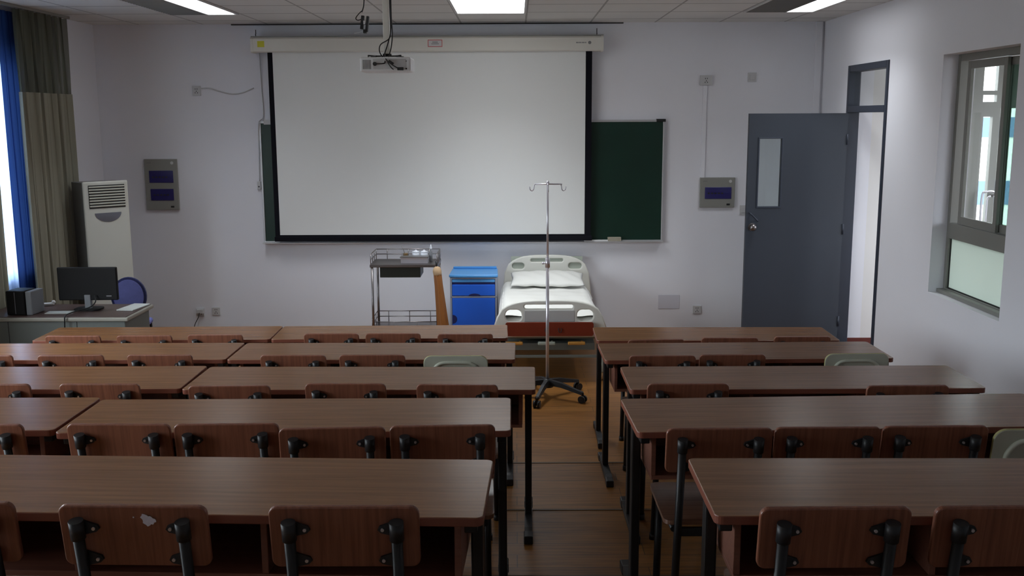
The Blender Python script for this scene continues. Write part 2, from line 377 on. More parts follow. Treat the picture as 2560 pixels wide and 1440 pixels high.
MB().cyl((.06, -.022, 1.225), (.06, -.05, 1.225), .018).ball((.06, -.07, 1.225), .032, (1, .8, 1)).cyl((.06, -.022, 1.225), (.06, -.027, 1.225), .038, n=24).build('knob', 'brushed', lo)
MB().tube([(.035, -.024, 1.36), (.035, -.06, 1.355), (.06, -.065, 1.33), (.10, -.06, 1.29), (.11, -.024, 1.285)], .008).build('pull_handle', 'dframe', lo)
for z in (.3, 1.2, 2.05):
    MB().cyl((LW+.004, -.026, z-.05), (LW+.004, -.026, z+.05), .009, n=10).build('hinge', 'dframe', lo)

# right window: bronze aluminium, sliding sashes over a fixed frosted pane
fx0, fx1 = 3.262, 3.33
w = struct(MB().box(fx0, fx1, WY0, WY0+.045, WZ0, WZ1, .003).box(fx0, fx1, WY1-.045, WY1, WZ0, WZ1, .003).box(fx0, fx1, WY0+.045, WY1-.045, WZ1-.05, WZ1, .003).box(fx0, fx1, WY0+.045, WY1-.045, WZ0, WZ0+.035, .003).box(fx0-.008, fx1, WY0+.045, WY1-.045, 1.36, 1.475, .003).build('window_1', 'winframe'))
MB().box(fx0-.05, fx0, WY0+.002, WY1-.002, WZ0, WZ0+.028, .003).build('window_sill', 'winframe', w)
def sash(y0, y1, x, g):
    s = MB().box(x, x+.024, y0, y0+.05, 1.478, 2.655, .002).box(x, x+.024, y1-.05, y1, 1.478, 2.655, .002).box(x, x+.024, y0+.05, y1-.05, 1.478, 1.535, .002).box(x, x+.024, y0+.05, y1-.05, 2.60, 2.655, .002).build('sash', 'winframe', w)
    MB().box(x+.006, x+.018, y0+.044, y0+.05, 1.535, 2.60).box(x+.006, x+.018, y1-.05, y1-.044, 1.535, 2.60).build('gasket', 'gasket', s)
    MB().box(x+.010, x+.015, y0+.05, y1-.05, 1.535, 2.60).build('pane', g, s)
sash(6.80, 7.39, 3.268, 'glass'); sash(6.46, 6.86, 3.298, 'tint')
MB().box(3.285, 3.291, WY0+.045, WY1-.045, WZ0+.035, 1.36).build('frosted_pane', 'frost', w)
MB().box(3.278, 3.284, WY0+.045, WY1-.045, WZ0+.035, WZ0+.043).box(3.278, 3.284, WY1-.053, WY1-.045, WZ0+.043, 1.36).build('gasket', 'gasket', w)

# corridor outside: end wall with glazed door, outer wall with windows
EY = 9.662
b = MB(); b.box(XR+.24, 4.30, EY, EY+.2, 0, 3.22).box(4.30, 6.0, EY, EY+.2, 2.80, 3.22).box(5.6, 6.0, EY, EY+.2, 0, 2.8)
struct(b.build('wall_end', 'corr'))
struct(MB().box(XR+.10, 4.30, EY-.017, EY-.003, 0, .11).build('baseboard_end', 'skirt'))
b = MB(); ys = YB-.6
for (a, c, z0, z1) in CWIN:
    b.box(5.6, 5.8, ys, a, -.15, 3.22); b.box(5.6, 5.8, a, c, -.15, z0); b.box(5.6, 5.8, a, c, z1, 3.22); ys = c
b.box(5.6, 5.8, ys, EY, -.15, 3.22); struct(b.build('wall_corridor', 'corr'))
struct(MB().box(XR+.24, 5.8, YB-.8, YB-.6, -.15, 3.22).build('wall_corridor_end', 'corr'))
# glazed door of the end wall: narrow bright panes between broad pale frame members
g = MB(); gy0, gy1 = EY+.02, EY+.08
panes = [(4.44, 4.575, 2.50, 2.765), (4.445, 4.575, 2.395, 2.46), (4.46, 4.55, .9, 2.255), (4.62, 4.80, .9, 2.335), (4.83, 5.1, 2.49, 2.765)]
xs = sorted({4.30, 5.6} | {p[0] for p in panes} | {p[1] for p in panes}); zs = sorted({0, 2.8} | {p[2] for p in panes} | {p[3] for p in panes})
for i in range(len(xs)-1):
    for j in range(len(zs)-1):
        cx, cz = (xs[i]+xs[i+1])/2, (zs[j]+zs[j+1])/2
        if not any(p[0] < cx < p[1] and p[2] < cz < p[3] for p in panes):
            g.box(xs[i], xs[i+1], gy0, gy1, zs[j], zs[j+1])
gd = struct(g.build('door_3', 'winframe'))
for p in panes: MB().box(p[0], p[1], EY+.05, EY+.055, p[2], p[3]).build('pane', 'glass', gd)
MB().tube([(4.47, EY+.02, 1.12), (4.47, EY-.045, 1.16), (4.47, EY-.05, 1.50), (4.50, EY-.055, 1.545), (4.56, EY-.05, 1.55), (4.60, EY-.045, 1.53), (4.61, EY+.02, 1.50)], .011).build('pull_handle', 'chrome', gd)
MB().tube([(4.52, EY+.02, 1.12), (4.525, EY-.04, 1.16), (4.525, EY-.045, 1.46), (4.55, EY-.045, 1.50), (4.575, EY+.02, 1.50)], .008).build('pull_handle', 'chrome', gd)

# outdoors: ground and the block opposite
struct(MB().box(-60, 60, -60, 60, -4.2, -4.0).build('ground', 'ground'))
t = thing('building', 'pale building with blue windows seen through the corridor door', 'building', (16, 36, -4))
MB().box(-10, 10, 0, 8, 0, 9.2).build('wall', 'facade', t)
for (x0_, x1_, z0_, z1_) in ((-10, 10, 5.5, 6.2), (-10, 10, 3.1, 3.95)):
    MB().box(x0_, x1_, -.05, 0, z0_, z1_).build('window_band', 'bluefac', t)
MB().box(-10.2, 10.2, -.3, 8.2, 9.2, 9.6).build('roof_edge', 'facade', t)

# ------------------------------------------------------------------ ceiling lights
def fixture(x0, lit, label):
    x1 = x0+.6586; y0, y1 = 8.143, 9.46; z = ZC
    t = thing('ceiling_light', label, 'ceiling light', ((x0+x1)/2, (y0+y1)/2, z), 0, 'ceiling lights in a row near the front wall')
    hx, hy = (x1-x0)/2-.006, (y1-y0)/2-.006
    MB().box(-hx, hx, -hy, -hy+.02, -.012, 0).box(-hx, hx, hy-.02, hy, -.012, 0).box(-hx, -hx+.02, -hy+.02, hy-.02, -.012, 0).box(hx-.02, hx, -hy+.02, hy-.02, -.012, 0).build('frame', 'lframe', t)
    def X(v): return v-(x0+x1)/2
    MB().box(X(lit[0]), X(lit[1]), -hy+.022, hy-.022, -.008, -.001).build('diffuser', 'lamp', t)
    l = bpy.data.lights.new('lamp_light', 'AREA'); l.shape = 'RECTANGLE'; l.size = lit[1]-lit[0]; l.size_y = 1.25; l.spread = R_(105)
    l.energy = 28*(lit[1]-lit[0])+2.2; l.color = (.93, .97, 1)
    lo_ = bpy.data.objects.new('lamp_light', l); COL.objects.link(lo_); lo_.location = ((lit[0]+lit[1])/2, (y0+y1)/2, ZC-.018)
    if lit[0]-x0 > .1:
        MB().box(-hx+.022, X(lit[0])-.012, -hy+.022, hy-.022, -.004, -.001).build('reflector', 'louver', t)
        l = MB()
        n = 22
        for k in range(n):
            y = -hy+.03+k*(2*hy-.06)/(n-1); l.box(-hx+.022, X(lit[0])-.012, y-.002, y+.002, -.014, -.004)
        l.box(X(lit[0])-.012, X(lit[0])-.003, -hy+.022, hy-.022, -.016, -.001)
        l.build('louvre', 'louver', t)
        if x1-lit[1] > .05:
            MB().box(X(lit[1])+.006, hx-.022, -hy+.022, hy-.022, -.004, -.001).build('reflector', 'louver', t)
    return t
fixture(-3.189, (-2.80, -2.58), 'recessed ceiling light on the left, dull louvre beside one lit strip')
fixture(-.5546, (-.528, .078), 'fully lit square-edged ceiling light above the projection screen')
fixture(2.080, (2.47, 2.712), 'recessed ceiling light on the right, partly lit, near the corridor door')

# ------------------------------------------------------------------ chalkboard, screen, projector
t = thing('chalkboard', 'wide dark green chalkboard with aluminium frame, mostly behind the screen', 'chalkboard', (-.558, YW, .972))
HW = 2.10
MB().box(-HW+.02, HW-.02, -.035, -.004, .02, 1.245).build('board', 'board', t)
MB().box(-HW, HW, -.045, -.004, 1.245, 1.268, .003).box(-HW, HW, -.045, -.004, 0, .02, .003).box(-HW, -HW+.02, -.045, -.004, .02, 1.245, .003).box(HW-.02, HW, -.045, -.004, .02, 1.245, .003).build('frame', 'alu', t)
MB().box(-HW, HW, -.10, -.045, -.002, .012, .003).build('chalk_tray', 'alu', t)
MB().box(HW-.09, HW+.006, -.05, -.004, 1.245, 1.275, .003).build('corner_cap', 'cap', t)
tag(MB().box(-.07, .07, -.025, .025, 0, .022, .004).box(-.07, .07, -.025, .025, .022, .042, .004).build('board_eraser', 'felt', None, (1.03, YW-.075, .9845)), 'beige felt eraser lying on the chalk tray', 'eraser')
tag(MB().box(-.14, .14, -.022, .022, 0, .014, .003).build('chalk_box', 'whitep', None, (.85, YW-.075, .9845)), 'flat white strip lying beside the felt eraser', 'tray')

YS = 10.36
t = thing('projection_screen', 'pulled-down white projection screen with black borders and ivory case', 'projection screen', (-.88, YS, 1.0))
MB().box(-1.582, 1.591, -.001, .001, .068, 1.95).build('screen_cloth', 'screen', t)
MB().prism([(-1.632, .05), (-1.582, .05), (-1.582, 1.95), (-1.632, 1.95)], -.002, .002, 'y').prism([(1.591, .05), (1.655, .05), (1.655, 1.95), (1.591, 1.95)], -.002, .002, 'y').box(-1.582, 1.591, -.002, .002, .05, .068).build('black_border', 'black', t)
MB().box(-1.64, 1.67, -.014, .014, 0, .05, .006).build('bottom_bar', 'black', t)
cs = MB()
prof = [(-.06, 1.935), (-.06, 2.055), (-.045, 2.07), (.06, 2.07), (.075, 2.05), (.075, 1.94), (.06, 1.925), (-.045, 1.925)]
cs.prism([(y, z) for y, z in prof], -1.76, 1.74, 'x')
case = cs.build('case', 'case', t)
for x0_, x1_ in ((-1.785, -1.76), (1.74, 1.765)):
    MB().prism([(y*1.06, (z-2)*1.06+2) for y, z in prof], x0_, x1_, 'x').build('end_cap', 'case', case)
MB().box(-1.785, 1.765, -.035, .08, 2.07, 2.085).build('mounting_rail', 'panel', t)
MB().box(-1.715, -1.645, -.0615, -.06, 1.975, 2.035).build('yellow_sticker', 'yellow', case)
st = MB().box(0, .145, -.0612, -.06, 1.97, 2.04).build('warning_sticker', 'paperw', case)
MB().box(0, .145, -.0622, -.0612, 2.034, 2.04).box(0, .145, -.0622, -.0612, 1.97, 1.976).box(0, .006, -.0622, -.0612, 1.976, 2.034).box(.139, .145, -.0622, -.0612, 1.976, 2.034).build('red_outline', 'red', st)
MB().box(.045, .10, -.0622, -.0612, 2.012, 2.020).box(.035, .11, -.0622, -.0612, 1.996, 2.003).build('grey_print', 'greyprint', st)
lg = MB()
for k, wd in enumerate((.012, .009, .011, .008, .012, .009, .010)):
    lg.box(1.49+k*.015, 1.49+k*.015+wd, -.0612, -.06, 2.000, 2.012)
lg.cyl((1.625, -.0612, 2.006), (1.625, -.06, 2.006), .016, n=20)
lg.build('maker_mark', 'greyprint', case)
for x in (-1.74, 1.70):
    MB().tube([(x, 0, 2.085), (x, -.015, 2.10), (x, 0, 2.11), (x, 0, 2.12)], .004).cyl((x, 0, 2.115), (x, 0, 2.15), .004, n=8).build('hanging_hook', 'steel', t)

tag(MB().tube([(-2.62, YW-.03, 2.93), (-2.618, YW-.012, 2.6), (-2.612, YW-.012, 2.3), (-2.640, YW-.06, 2.245), (-2.655, YW-.06, 2.20), (-2.676, YW-.012, 1.9), (-2.684, YW-.012, 1.62)], .005).build('control_cable', 'socket'), 'thin cable running down the wall from the left end of the screen case', 'cable')
t = thing('screen_switch', 'small white switch box at the lower end of the screen cable', 'switch', (-2.69, YW, 1.575))
MB().box(-.02, .02, -.025, -.001, -.04, .045, .004).build('box', 'socket', t)
MB().ball((0, -.027, -.01), .008).build('button', 'cap', t)
tag(MB().box(-2.60, -2.49, YW-.075, YW-.046, 2.205, 2.255, .004).build('junction_box', 'socket'), 'white plastic box above the left corner of the chalkboard', 'junction box')

t = thing('projector', 'white ceiling-mounted projector hanging in front of the screen', 'projector', (-.958, 7.65, 2.605))
body = MB().box(-.187, .187, -.14, .14, 0, .105, .012).build('body', 'whitep', t)
vn = MB()
for k in range(7): vn.box(-.165+k*.009, -.160+k*.009, -.1415, -.139, .018, .085)
vn.build('vent', 'greyprint', body)
MB().box(-.09, .155, -.1415, -.139, .018, .092, .001).build('port_panel', 'socket', body)
MB().cyl((-.075, -.141, .055), (-.075, -.165, .055), .014, n=12).build('power_plug', 'cap', body)
MB().box(.09, .135, -.165, -.141, .008, .030, .003).build('signal_plug', 'cap', body)
MB().cyl((.155, -.1415, .02), (.155, -.1445, .02), .006, n=10).build('socket_dot', 'cap', body); MB().cyl((.155, -.1415, .075), (.155, -.1445, .075), .004, n=10).build('socket_dot', 'cap', body)
MB().cyl((-.08, .14, .055), (-.08, .165, .055), .035, n=24).build('lens', 'cap', body)
br = MB().box(-.10, .09, -.02, .02, .115, .123, .001).box(-.03, .03, -.03, .03, .123, .135, .001)
for x, y in ((-.13, -.09), (.11, -.09), (-.13, .08), (.11, .08)): br.tube([(x, y, .1), (x, y, .118), (x*.6, 0, .119)], .006, sub=1)
br.build('bracket', 'cap', t)
MB().box(-.026, .022, -.02, .02, .125, ZC-2.605, .004).build('ceiling_pole', 'case', t)
for pts in ([(.03, -.03, .612), (.03, -.028, .45), (.032, -.03, .30), (.02, -.05, .24), (-.04, -.06, .20), (-.05, -.06, .15), (-.02, -.10, .10), (0, -.165, .06), (-.06, -.168, .055)],
            [(.036, -.03, .612), (.036, -.03, .42), (.034, -.03, .30), (.01, -.05, .2), (-.012, -.06, .13), (.01, -.15, .085), (.05, -.17, .05), (.10, -.165, .02)],
            [(.040, -.03, .612), (.040, -.03, .40), (.045, -.03, .28), (.036, -.05, .18), (.02, -.08, .11), (.02, -.15, .07), (.045, -.165, .03), (.06, -.15, .015)]):
    MB().tube(pts, .0042).build('cable', 'cap', t)
MB().cyl((.03, -.168, .075), (.062, -.17, .052), .010, n=10).build('cable_ferrite', 'cap', t)

t = thing('hanging_adapter', 'black adapter and plugs dangling on a wire left of the projector pole', 'adapter', (-1.19, 8.0, ZC))
MB().tube([(.02, 0, 0), (.018, 0, -.05), (.012, 0, -.10), (-.002, 0, -.14)], .0045).build('wire', 'cap', t)
MB().tube([(-.002, 0, -.13), (-.03, .005, -.155), (-.05, 0, -.185), (-.035, 0, -.20), (-.005, 0, -.19), (.0, 0, -.165)], .004).build('wire_loop', 'cap', t)
R = Matrix.Rotation(.12, 3, 'Y')
MB().box(-.012, .012, -.015, .015, -.27, -.165, .003, R).box(.006, .032, -.02, .02, -.30, -.27, .003).build('plug', 'cap', t)
MB().box(.028, .048, -.02, .02, -.29, -.17, .003, R).build('adapter_block', 'cap', t)
MB().box(.010, .024, -.021, -.014, -.232, -.205, .001).build('white_label', 'whitep', t)
MB().tube([(.0, 0, -.285), (-.03, 0, -.292), (-.065, 0, -.300)], .002).build('zip_tie', 'whitep', t)

# ------------------------------------------------------------------ wall fittings
def plate(name, x, z, w_, h_, label, cat, holes=True, depth=.012, m='socket', group=None):
    t = thing(name, label, cat, (x, YW, z), 0, group)
    MB().box(-w_/2, w_/2, -depth, -.0005, -h_/2, h_/2, .003).build('cover_plate', m, t)
    if holes == 'socket':
        h = MB()
        for dx, dz in ((-.012, -.02), (.012, -.02), (0, -.005), (-.01, .018), (.01, .018)): h.box(dx-.003, dx+.003, -depth-.001, -depth, dz-.006, dz+.006)
        h.build('pin_slots', 'dark', t)
    elif holes == 'switch': MB().box(-w_*.28, w_*.28, -depth-.006, -depth, -h_*.3, h_*.3, .003).build('rocker', 'socket', t)
    return t
t = plate('power_socket', -3.385, .225, .085, .085, 'white wall socket with a plug and cord, left of its neighbour', 'socket', 'socket')
MB().box(-.03, .04, -.045, -.013, -.01, .035, .005).build('plug', 'socket', t)
MB().tube([(0, -.045, 0), (-.01, -.06, -.05), (-.05, -.05, -.12), (-.08, -.04, -.21)], .004).build('cord', 'cap', t)
plate('power_socket', -3.216, .235, .085, .085, 'empty white wall socket just right of the plugged one', 'socket', 'socket')
plate('power_socket', 1.929, .235, .09, .085, 'white wall socket low on the wall left of the grey door', 'socket', 'socket')
plate('power_socket', 2.431, 2.665, .09, .095, 'blank square outlet high on the wall above the grey door', 'socket', 'switch')
t = plate('power_socket', 1.957, 2.635, .125, .10, 'high wall socket box at the top of the vertical trunking', 'socket', 'socket', .03)
plate('light_switch', 2.385, 1.30, .07, .10, 'light switch half hidden beside the edge of the grey door', 'switch', 'switch')
t = plate('power_socket', -3.292, 2.552, .085, .10, 'white wall socket high on the left with a drooping wire', 'socket', 'socket', .02)
tag(MB().tube([(-3.24, YW-.012, 2.575), (-3.15, YW-.012, 2.575), (-3.05, YW-.012, 2.545), (-2.93, YW-.012, 2.518), (-2.82, YW-.012, 2.53), (-2.70, YW-.012, 2.578)], .006).build('wire', 'socket'), 'pale wire drooping between the high left socket and the screen case', 'wire')
tag(MB().box(-.02, .02, -.014, -.001, 1.64, 2.585, .002).build('cable_trunking', 'wall', None, (1.95, YW, 0)), 'white vertical trunking from the high socket to the right breaker panel', 'trunking')
tag(MB().box(-.034, .034, -.03, -.001, 0, ZC, .006).build('pipe_casing', 'wall', None, (3.095, YW, 0)), 'white vertical pipe casing in the corner behind the grey door', 'pipe casing')
plate('blank_plate', 1.628, .32, .225, .15, 'pale rectangular sheet stuck low on the wall right of the bed', 'plate', False, .004, 'plaster')

def breaker(x0, x1, z0, z1, wins, label):
    t = thing('breaker_panel', label, 'electrical panel', ((x0+x1)/2, YW, z0), 0, None)
    w_ = x1-x0; h_ = z1-z0
    MB().box(-w_/2, w_/2, -.03, -.0005, 0, h_, .005).build('cover', 'panel', t)
    for a, b_, c, d in wins:
        cx = (x0+x1)/2
        q = MB().box(a-cx, b_-cx, -.036, -.03, c-z0, d-z0, .002).build('breaker_window', 'bluewin', t)
        s = MB()
        for k in range(5): s.box(a-cx+.03+k*.035, a-cx+.05+k*.035, -.0375, -.036, c-z0+.05, c-z0+.065)
        s.build('breaker_row', 'dark', q)
    MB().cyl((w_/2-.05, -.033, h_-.04), (w_/2-.05, -.03, h_-.04), .016, n=18).build('round_label', 'socket', t)
    MB().box(-w_/2+.03, -w_/2+.075, -.0312, -.03, h_-.042, h_-.034).build('printed_mark', 'greyprint', t)
    MB().box(w_/2-.085, w_/2-.05, -.036, -.03, .025, .042, .002).build('latch', 'cap', t)
breaker(-3.88, -3.537, 1.325, 1.855, [(-3.83, -3.58, 1.61, 1.735), (-3.825, -3.585, 1.425, 1.545)], 'tall grey breaker panel with two blue windows on the left wall section')
breaker(1.922, 2.288, 1.328, 1.642, [(1.974, 2.250, 1.42, 1.542)], 'small grey breaker panel with one blue window beside the grey door')

# ------------------------------------------------------------------ desks
DW, DD = 1.685, .445
def make_desk():
    t = thing('school_desk', 'x', 'desk')
    m = MB(); m.prism(rrect(-DW/2, DW/2, -DD/2, DD/2, .022), .735, .76, 'z', side_mi=1)
    tp = m.build('desktop', ['top', 'edge'], t)
    bv = tp.modifiers.new('b', 'BEVEL'); bv.width = .003; bv.segments = 2; bv.limit_method = 'ANGLE'
    for s in (-1, 1):
        x = s*(DW/2-.035)
        MB().box(x-.017, x+.017, .0, .055, .035, .715, .006).build('leg', 'steel', t)
        MB().box(x-.017, x+.017, -DD/2+.03, DD/2-.02, .705, .734, .004).build('support_arm', 'steel', t)
        ft = MB(); ft.prism([(-.25, .012), (.25, .012), (.25, .03), (.18, .048), (-.16, .048), (-.25, .03)], x-.019, x+.019, 'x'); ft = ft.build('foot', 'cap', t)
        MB().box(x-.022, x+.022, -.262, -.185, 0, .042, .006).build('foot_cap', 'steel', ft); MB().box(x-.022, x+.022, .19, .262, 0, .042, .006).build('foot_cap', 'steel', ft)
    sx_ = [-DW/2+.072, -.255, .255, DW/2-.072]
    for x in sx_: MB().box(x-.009, x+.009, -.165, .17, .572, .733, .002).build('side_panel', 'inner', t)
    MB().box(-DW/2+.064, DW/2-.064, -.165, .19, .555, .571, .002).build('book_shelf', 'inner', t)
    MB().box(-DW/2+.064, DW/2-.064, .1705, .19, .572, .733, .002).build('back_panel', 'inner', t)
    return t
desk0 = make_desk(); first = [True]
def desk(x, y, tier, rz, label, sx=1.0):
    d = desk0 if first[0] else copy_tree(desk0); first[0] = False
    d.scale = (sx, 1, 1); d.location = (x, y, TIER[tier]); d.rotation_euler = (0, 0, rz); d['label'] = label; d['group'] = 'long wooden desks in five rows'
R_ = math.radians
desk(-.92, 2.672, 5, R_(-2.2), 'nearest long brown desk, left of the aisle, in the front of the picture')
desk(1.352, 2.642, 5, R_(-.5), 'nearest long brown desk, right of the aisle')
desk(-.865, 3.760, 4, R_(.3), 'long brown desk left of the aisle with four chairs pushed against it')
desk(-2.568, 3.785, 4, R_(.2), 'long brown desk at the left picture edge in the second row from the camera')
desk(1.275, 3.775, 4, R_(2.2), 'long brown desk right of the aisle with three wooden chairs and a cream chair')
desk(-.750, 4.805, 3, R_(-.8), 'middle-row long brown desk, left of the aisle, sticking out furthest into it')
desk(-2.450, 4.83, 3, R_(.3), 'middle-row long brown desk at the left picture edge')
desk(1.377, 4.795, 3, R_(.3), 'middle-row long brown desk, right of the aisle')
desk(-.85, 5.89, 2, R_(-.4), 'long brown desk left of the aisle with a cream chair at its right end')
desk(-2.548, 5.905, 2, 0, 'long brown desk at the left, one row behind the foremost desks')
desk(1.35, 5.87, 2, R_(1.0), 'long brown desk right of the aisle, second row from the front wall')
desk(-.885, 6.99, 1, R_(1.0), 'foremost long brown desk left of the aisle, nearest the steel trolley', .975)
desk(-2.537, 6.97, 1, R_(1.0), 'foremost long brown desk at the left, nearest the teacher console', .975)
desk(1.382, 6.895, 1, R_(-.6), 'foremost long brown desk right of the aisle, nearest the grey door', .985)

# ------------------------------------------------------------------ wooden chairs
def make_chair():
    t = thing('classroom_chair', 'x', 'chair')
    pl = MB(); pl.prism(rrect(-.190, .190, -.086, .086, .022), -.008, .008, 'z', side_mi=0)
    p = pl.build('backrest', 'ply', t, (0, .012, .722), (R_(90+8)-PI, 0, 0))
    p.rotation_euler = (R_(98), 0, 0)
    bv = p.modifiers.new('b', 'BEVEL'); bv.width = .004; bv.segments = 2; bv.limit_method = 'ANGLE'
    def py(z): return -.031+(.80-z)*.165          # back line of the posts
    for s in (-1, 1):
        x = s*.135
        MB().cyl((x, py(0.0), .0), (x, py(.765), .765), .0145, n=14).build('back_post', 'steel', t)
        MB().cyl((x, py(.725), .725), (x, py(.775), .775), .0185, n=16).build('post_cap', 'cap', t)
        for z in (.750, .662):
            y = .012+(.719-z)*.1405-.0267
            br = MB()
            br.prism([(x-s*.0, z+.022), (x-s*.045, z+.006), (x-s*.050, z-.004), (x-s*.042, z-.012), (x-s*.0, z-.022)], y+.010, y+.018, 'y')
            bo = br.build('bracket', 'cap', t)
            MB().cyl((x-s*.037, y+.004, z-.002), (x-s*.037, y+.010, z-.002), .0045, n=10).build('screw', 'screw', bo)
        MB().cyl((s*.162, .345, 0), (s*.158, .325, .43), .0145, n=12).build('front_leg', 'steel', t)
        MB().cyl((s*.150, py(.41), .415), (s*.158, .35, .425), .012, n=10).build('side_rail', 'steel', t)
        MB().cyl((s*.135, py(0), 0), (s*.135, py(.03), .03), .019, n=12).build('foot_cap', 'cap', t); MB().cyl((s*.162, .345, 0), (s*.1618, .344, .03), .018, n=12).build('foot_cap', 'cap', t)
    MB().box(-.135, .135, py(.40)-.011, py(.40)+.011, .388, .420, .004).build('rear_rail', 'steel', t)
    MB().box(-.16, .16, .315, .337, .39, .42, .004).build('front_rail', 'steel', t)
    se = MB(); se.prism(rrect(-.185, .185, .03, .42, .03), .432, .448, 'z'); so = se.build('seat', 'seat', t)
    return t
chair0 = make_chair(); cf = [True]
def chair(x, y, tier, rz, label, z=0, dr=0):
    c = chair0 if cf[0] else copy_tree(chair0); cf[0] = False
    c.location = (x, y, TIER[tier]); c.rotation_euler = (0, 0, R_(rz)); c['label'] = label; c['group'] = 'brown wooden classroom chairs'
    return c
ON = 'brown wooden chair '
c5b = chair(-.974, 2.395, 5, -1.5, ON+'with a white scrap of paper stuck on its backrest, nearest row')
chair(-.437, 2.385, 5, 0, ON+'nearest the camera, just left of the aisle')
chair(-1.475, 2.42, 5, -1, ON+'cut off at the lower left picture corner')
chair(.797, 2.37, 5, .6, ON+'nearest the camera, just right of the aisle')
chair(1.235, 2.375, 5, 1, ON+'cut off at the lower right picture corner')
chair(-.268, 3.465, 4, 2, ON+'at the aisle end of the left desk with four chairs')
chair(-.662, 3.44, 4, 3.5, ON+'tilted askew, second from the aisle at the left desk with four chairs')
chair(-1.056, 3.49, 4, 1.5, ON+'third from the aisle at the left desk with four chairs')
chair(-1.448, 3.49, 4, -1, ON+'fourth from the aisle at the left desk with four chairs')
chair(-1.985, 3.49, 4, 0, ON+'at the left picture edge in the second row from the camera')
chair(.722, 3.42, 4, .5, ON+'with its whole left side and seat showing from the aisle, right block')
chair(1.11, 3.43, 4, .4, ON+'between two others at the right desk beside the cream chair')
chair(1.497, 3.44, 4, .6, ON+'directly left of the large cream chair, right block')
chair(-.277, 4.50, 3, -2, ON+'at the aisle end of the left middle-row desk')
chair(-.80, 4.52, 3, -1, ON+'second from the aisle at the left middle-row desk')
chair(-1.335, 4.49, 3, 1.2, ON+'third from the aisle in the left middle row, turned slightly')
chair(-1.955, 4.53, 3, -1, ON+'fourth from the aisle in the left middle row')
chair(-2.47, 4.53, 3, 0, ON+'at the left picture edge in the middle row')
chair(.797, 4.50, 3, 0, ON+'near the aisle at the right middle-row desk')
chair(1.80, 4.46, 3, 1, ON+'sitting low and alone at the far end of the right middle-row desk')
chair(-.83, 5.59, 2, 0, ON+'directly left of the small cream chair, left block')
chair(-1.285, 5.59, 2, -1, ON+'second left of the small cream chair, left block')
chair(-2.06, 5.61, 2, -1, ON+'third left of the small cream chair, at the desk joint')
chair(-2.575, 5.61, 2, 1, ON+'fourth left of the small cream chair, left block')
chair(-3.10, 5.61, 2, 0, ON+'at the left edge, one row behind the foremost desks')
chair(.832, 5.55, 2, 0, ON+'at the aisle end of the desk one row behind the foremost, right')
chair(1.235, 5.57, 2, 1, ON+'beside the aisle-end chair at the desk one row behind the foremost, right')
chair(-.352, 6.70, 1, 0, ON+'nearest the aisle at the foremost left desk')
chair(-.85, 6.72, 1, 0, ON+'second from the aisle at the foremost left desk')
chair(-1.275, 6.72, 1, 0, ON+'third from the aisle at the foremost left desks')
chair(-2.07, 6.70, 1, 0, ON+'fourth from the aisle at the foremost left desks')
chair(-2.55, 6.68, 1, 0, ON+'fifth from the aisle at the foremost left desks')
chair(-3.04, 6.68, 1, 0, ON+'furthest from the aisle at the foremost left desks')
chair(.93, 6.50, 1, 4, ON+'set askew and low, nearest the aisle at the foremost right desk')
chair(1.43, 6.55, 1, 0, ON+'in the middle of the foremost right desk')
chair(1.925, 6.58, 1, 0, ON+'at the door end of the foremost right desk')
# paper scrap on one chair
sc = MB(); pts = []
for k in range(26):
    a = 2*PI*k/26; r = 1+.16*math.sin(3*a+1)+.10*math.sin(7*a)+.06*math.sin(11*a+2); pts.append((.0175*r*math.cos(a)*(1+.1*math.sin(a)), .0150*r*math.sin(a)-.004*math.cos(a)*r))
sc.prism(pts, -.0012, 0, 'y').cyl((-.036, -.0012, .008), (-.036, 0, .008), .0022, n=8)
o = sc.build('paper_scrap', 'residue', c5b, (.040, -.0045, .769), (R_(8), 0, 0)); o['label'] = 'torn white paper residue'

# ------------------------------------------------------------------ cream steel-backed chairs
def make_cream():
    t = thing('cream_chair', 'x', 'chair')
    bk = MB(); bk.prism(rrect(-.185, .185, -.13, .13, .045, 7), -.007, .007, 'z', side_mi=1)
    bo = bk.build('backrest', ['cream', 'creamedge'], t, (0, 0, .675), (R_(98), 0, 0))
    bv = bo.modifiers.new('b', 'BEVEL'); bv.width = .004; bv.segments = 2; bv.limit_method = 'ANGLE'
    ar = [(-.135, -.10, -.010), (-.135, .0, -.010), (-.125, .05, -.010), (-.085, .085, -.010), (0, .09, -.010), (.085, .085, -.010), (.125, .05, -.010), (.135, 0, -.010), (.135, -.10, -.010)]
    MB().tube([(a, b_, -c) for a, b_, c in ar], .010, n=10).build('pressed_rib', 'cream', bo)
    for s in (-1, 1):
        MB().cyl((s*.15, .16, 0), (s*.15, .02, .62), .012, n=12).build('back_post', 'cream', t)
        MB().cyl((s*.15, .36, 0), (s*.145, .36, .43), .012, n=12).build('front_leg', 'cream', t)
        MB().cyl((s*.14, .06, .425), (s*.145, .36, .425), .010, n=10).build('side_rail', 'cream', t)
    se = MB(); se.prism(rrect(-.165, .165, .05, .42, .04), .433, .448, 'z'); se.build('seat', 'cream', t)
    return t
cr0 = make_cream()
def cream(src, x, y, tier, rz, label):
    c = src; c.location = (x, y, TIER[tier]); c.rotation_euler = (0, 0, R_(rz)); c['label'] = label; c['group'] = 'cream steel chairs among the wooden ones'
cream(cr0, -.350, 5.60, 2, 0, 'cream chair with a pressed arch back, left of the aisle')
cream(copy_tree(cr0), 1.958, 5.62, 2, 1, 'cream chair with yellowed rim near the right wall, in front of the door')
cream(copy_tree(cr0), 1.877, 3.43, 4, 0, 'large cream chair with a pressed arch back at the right picture edge')

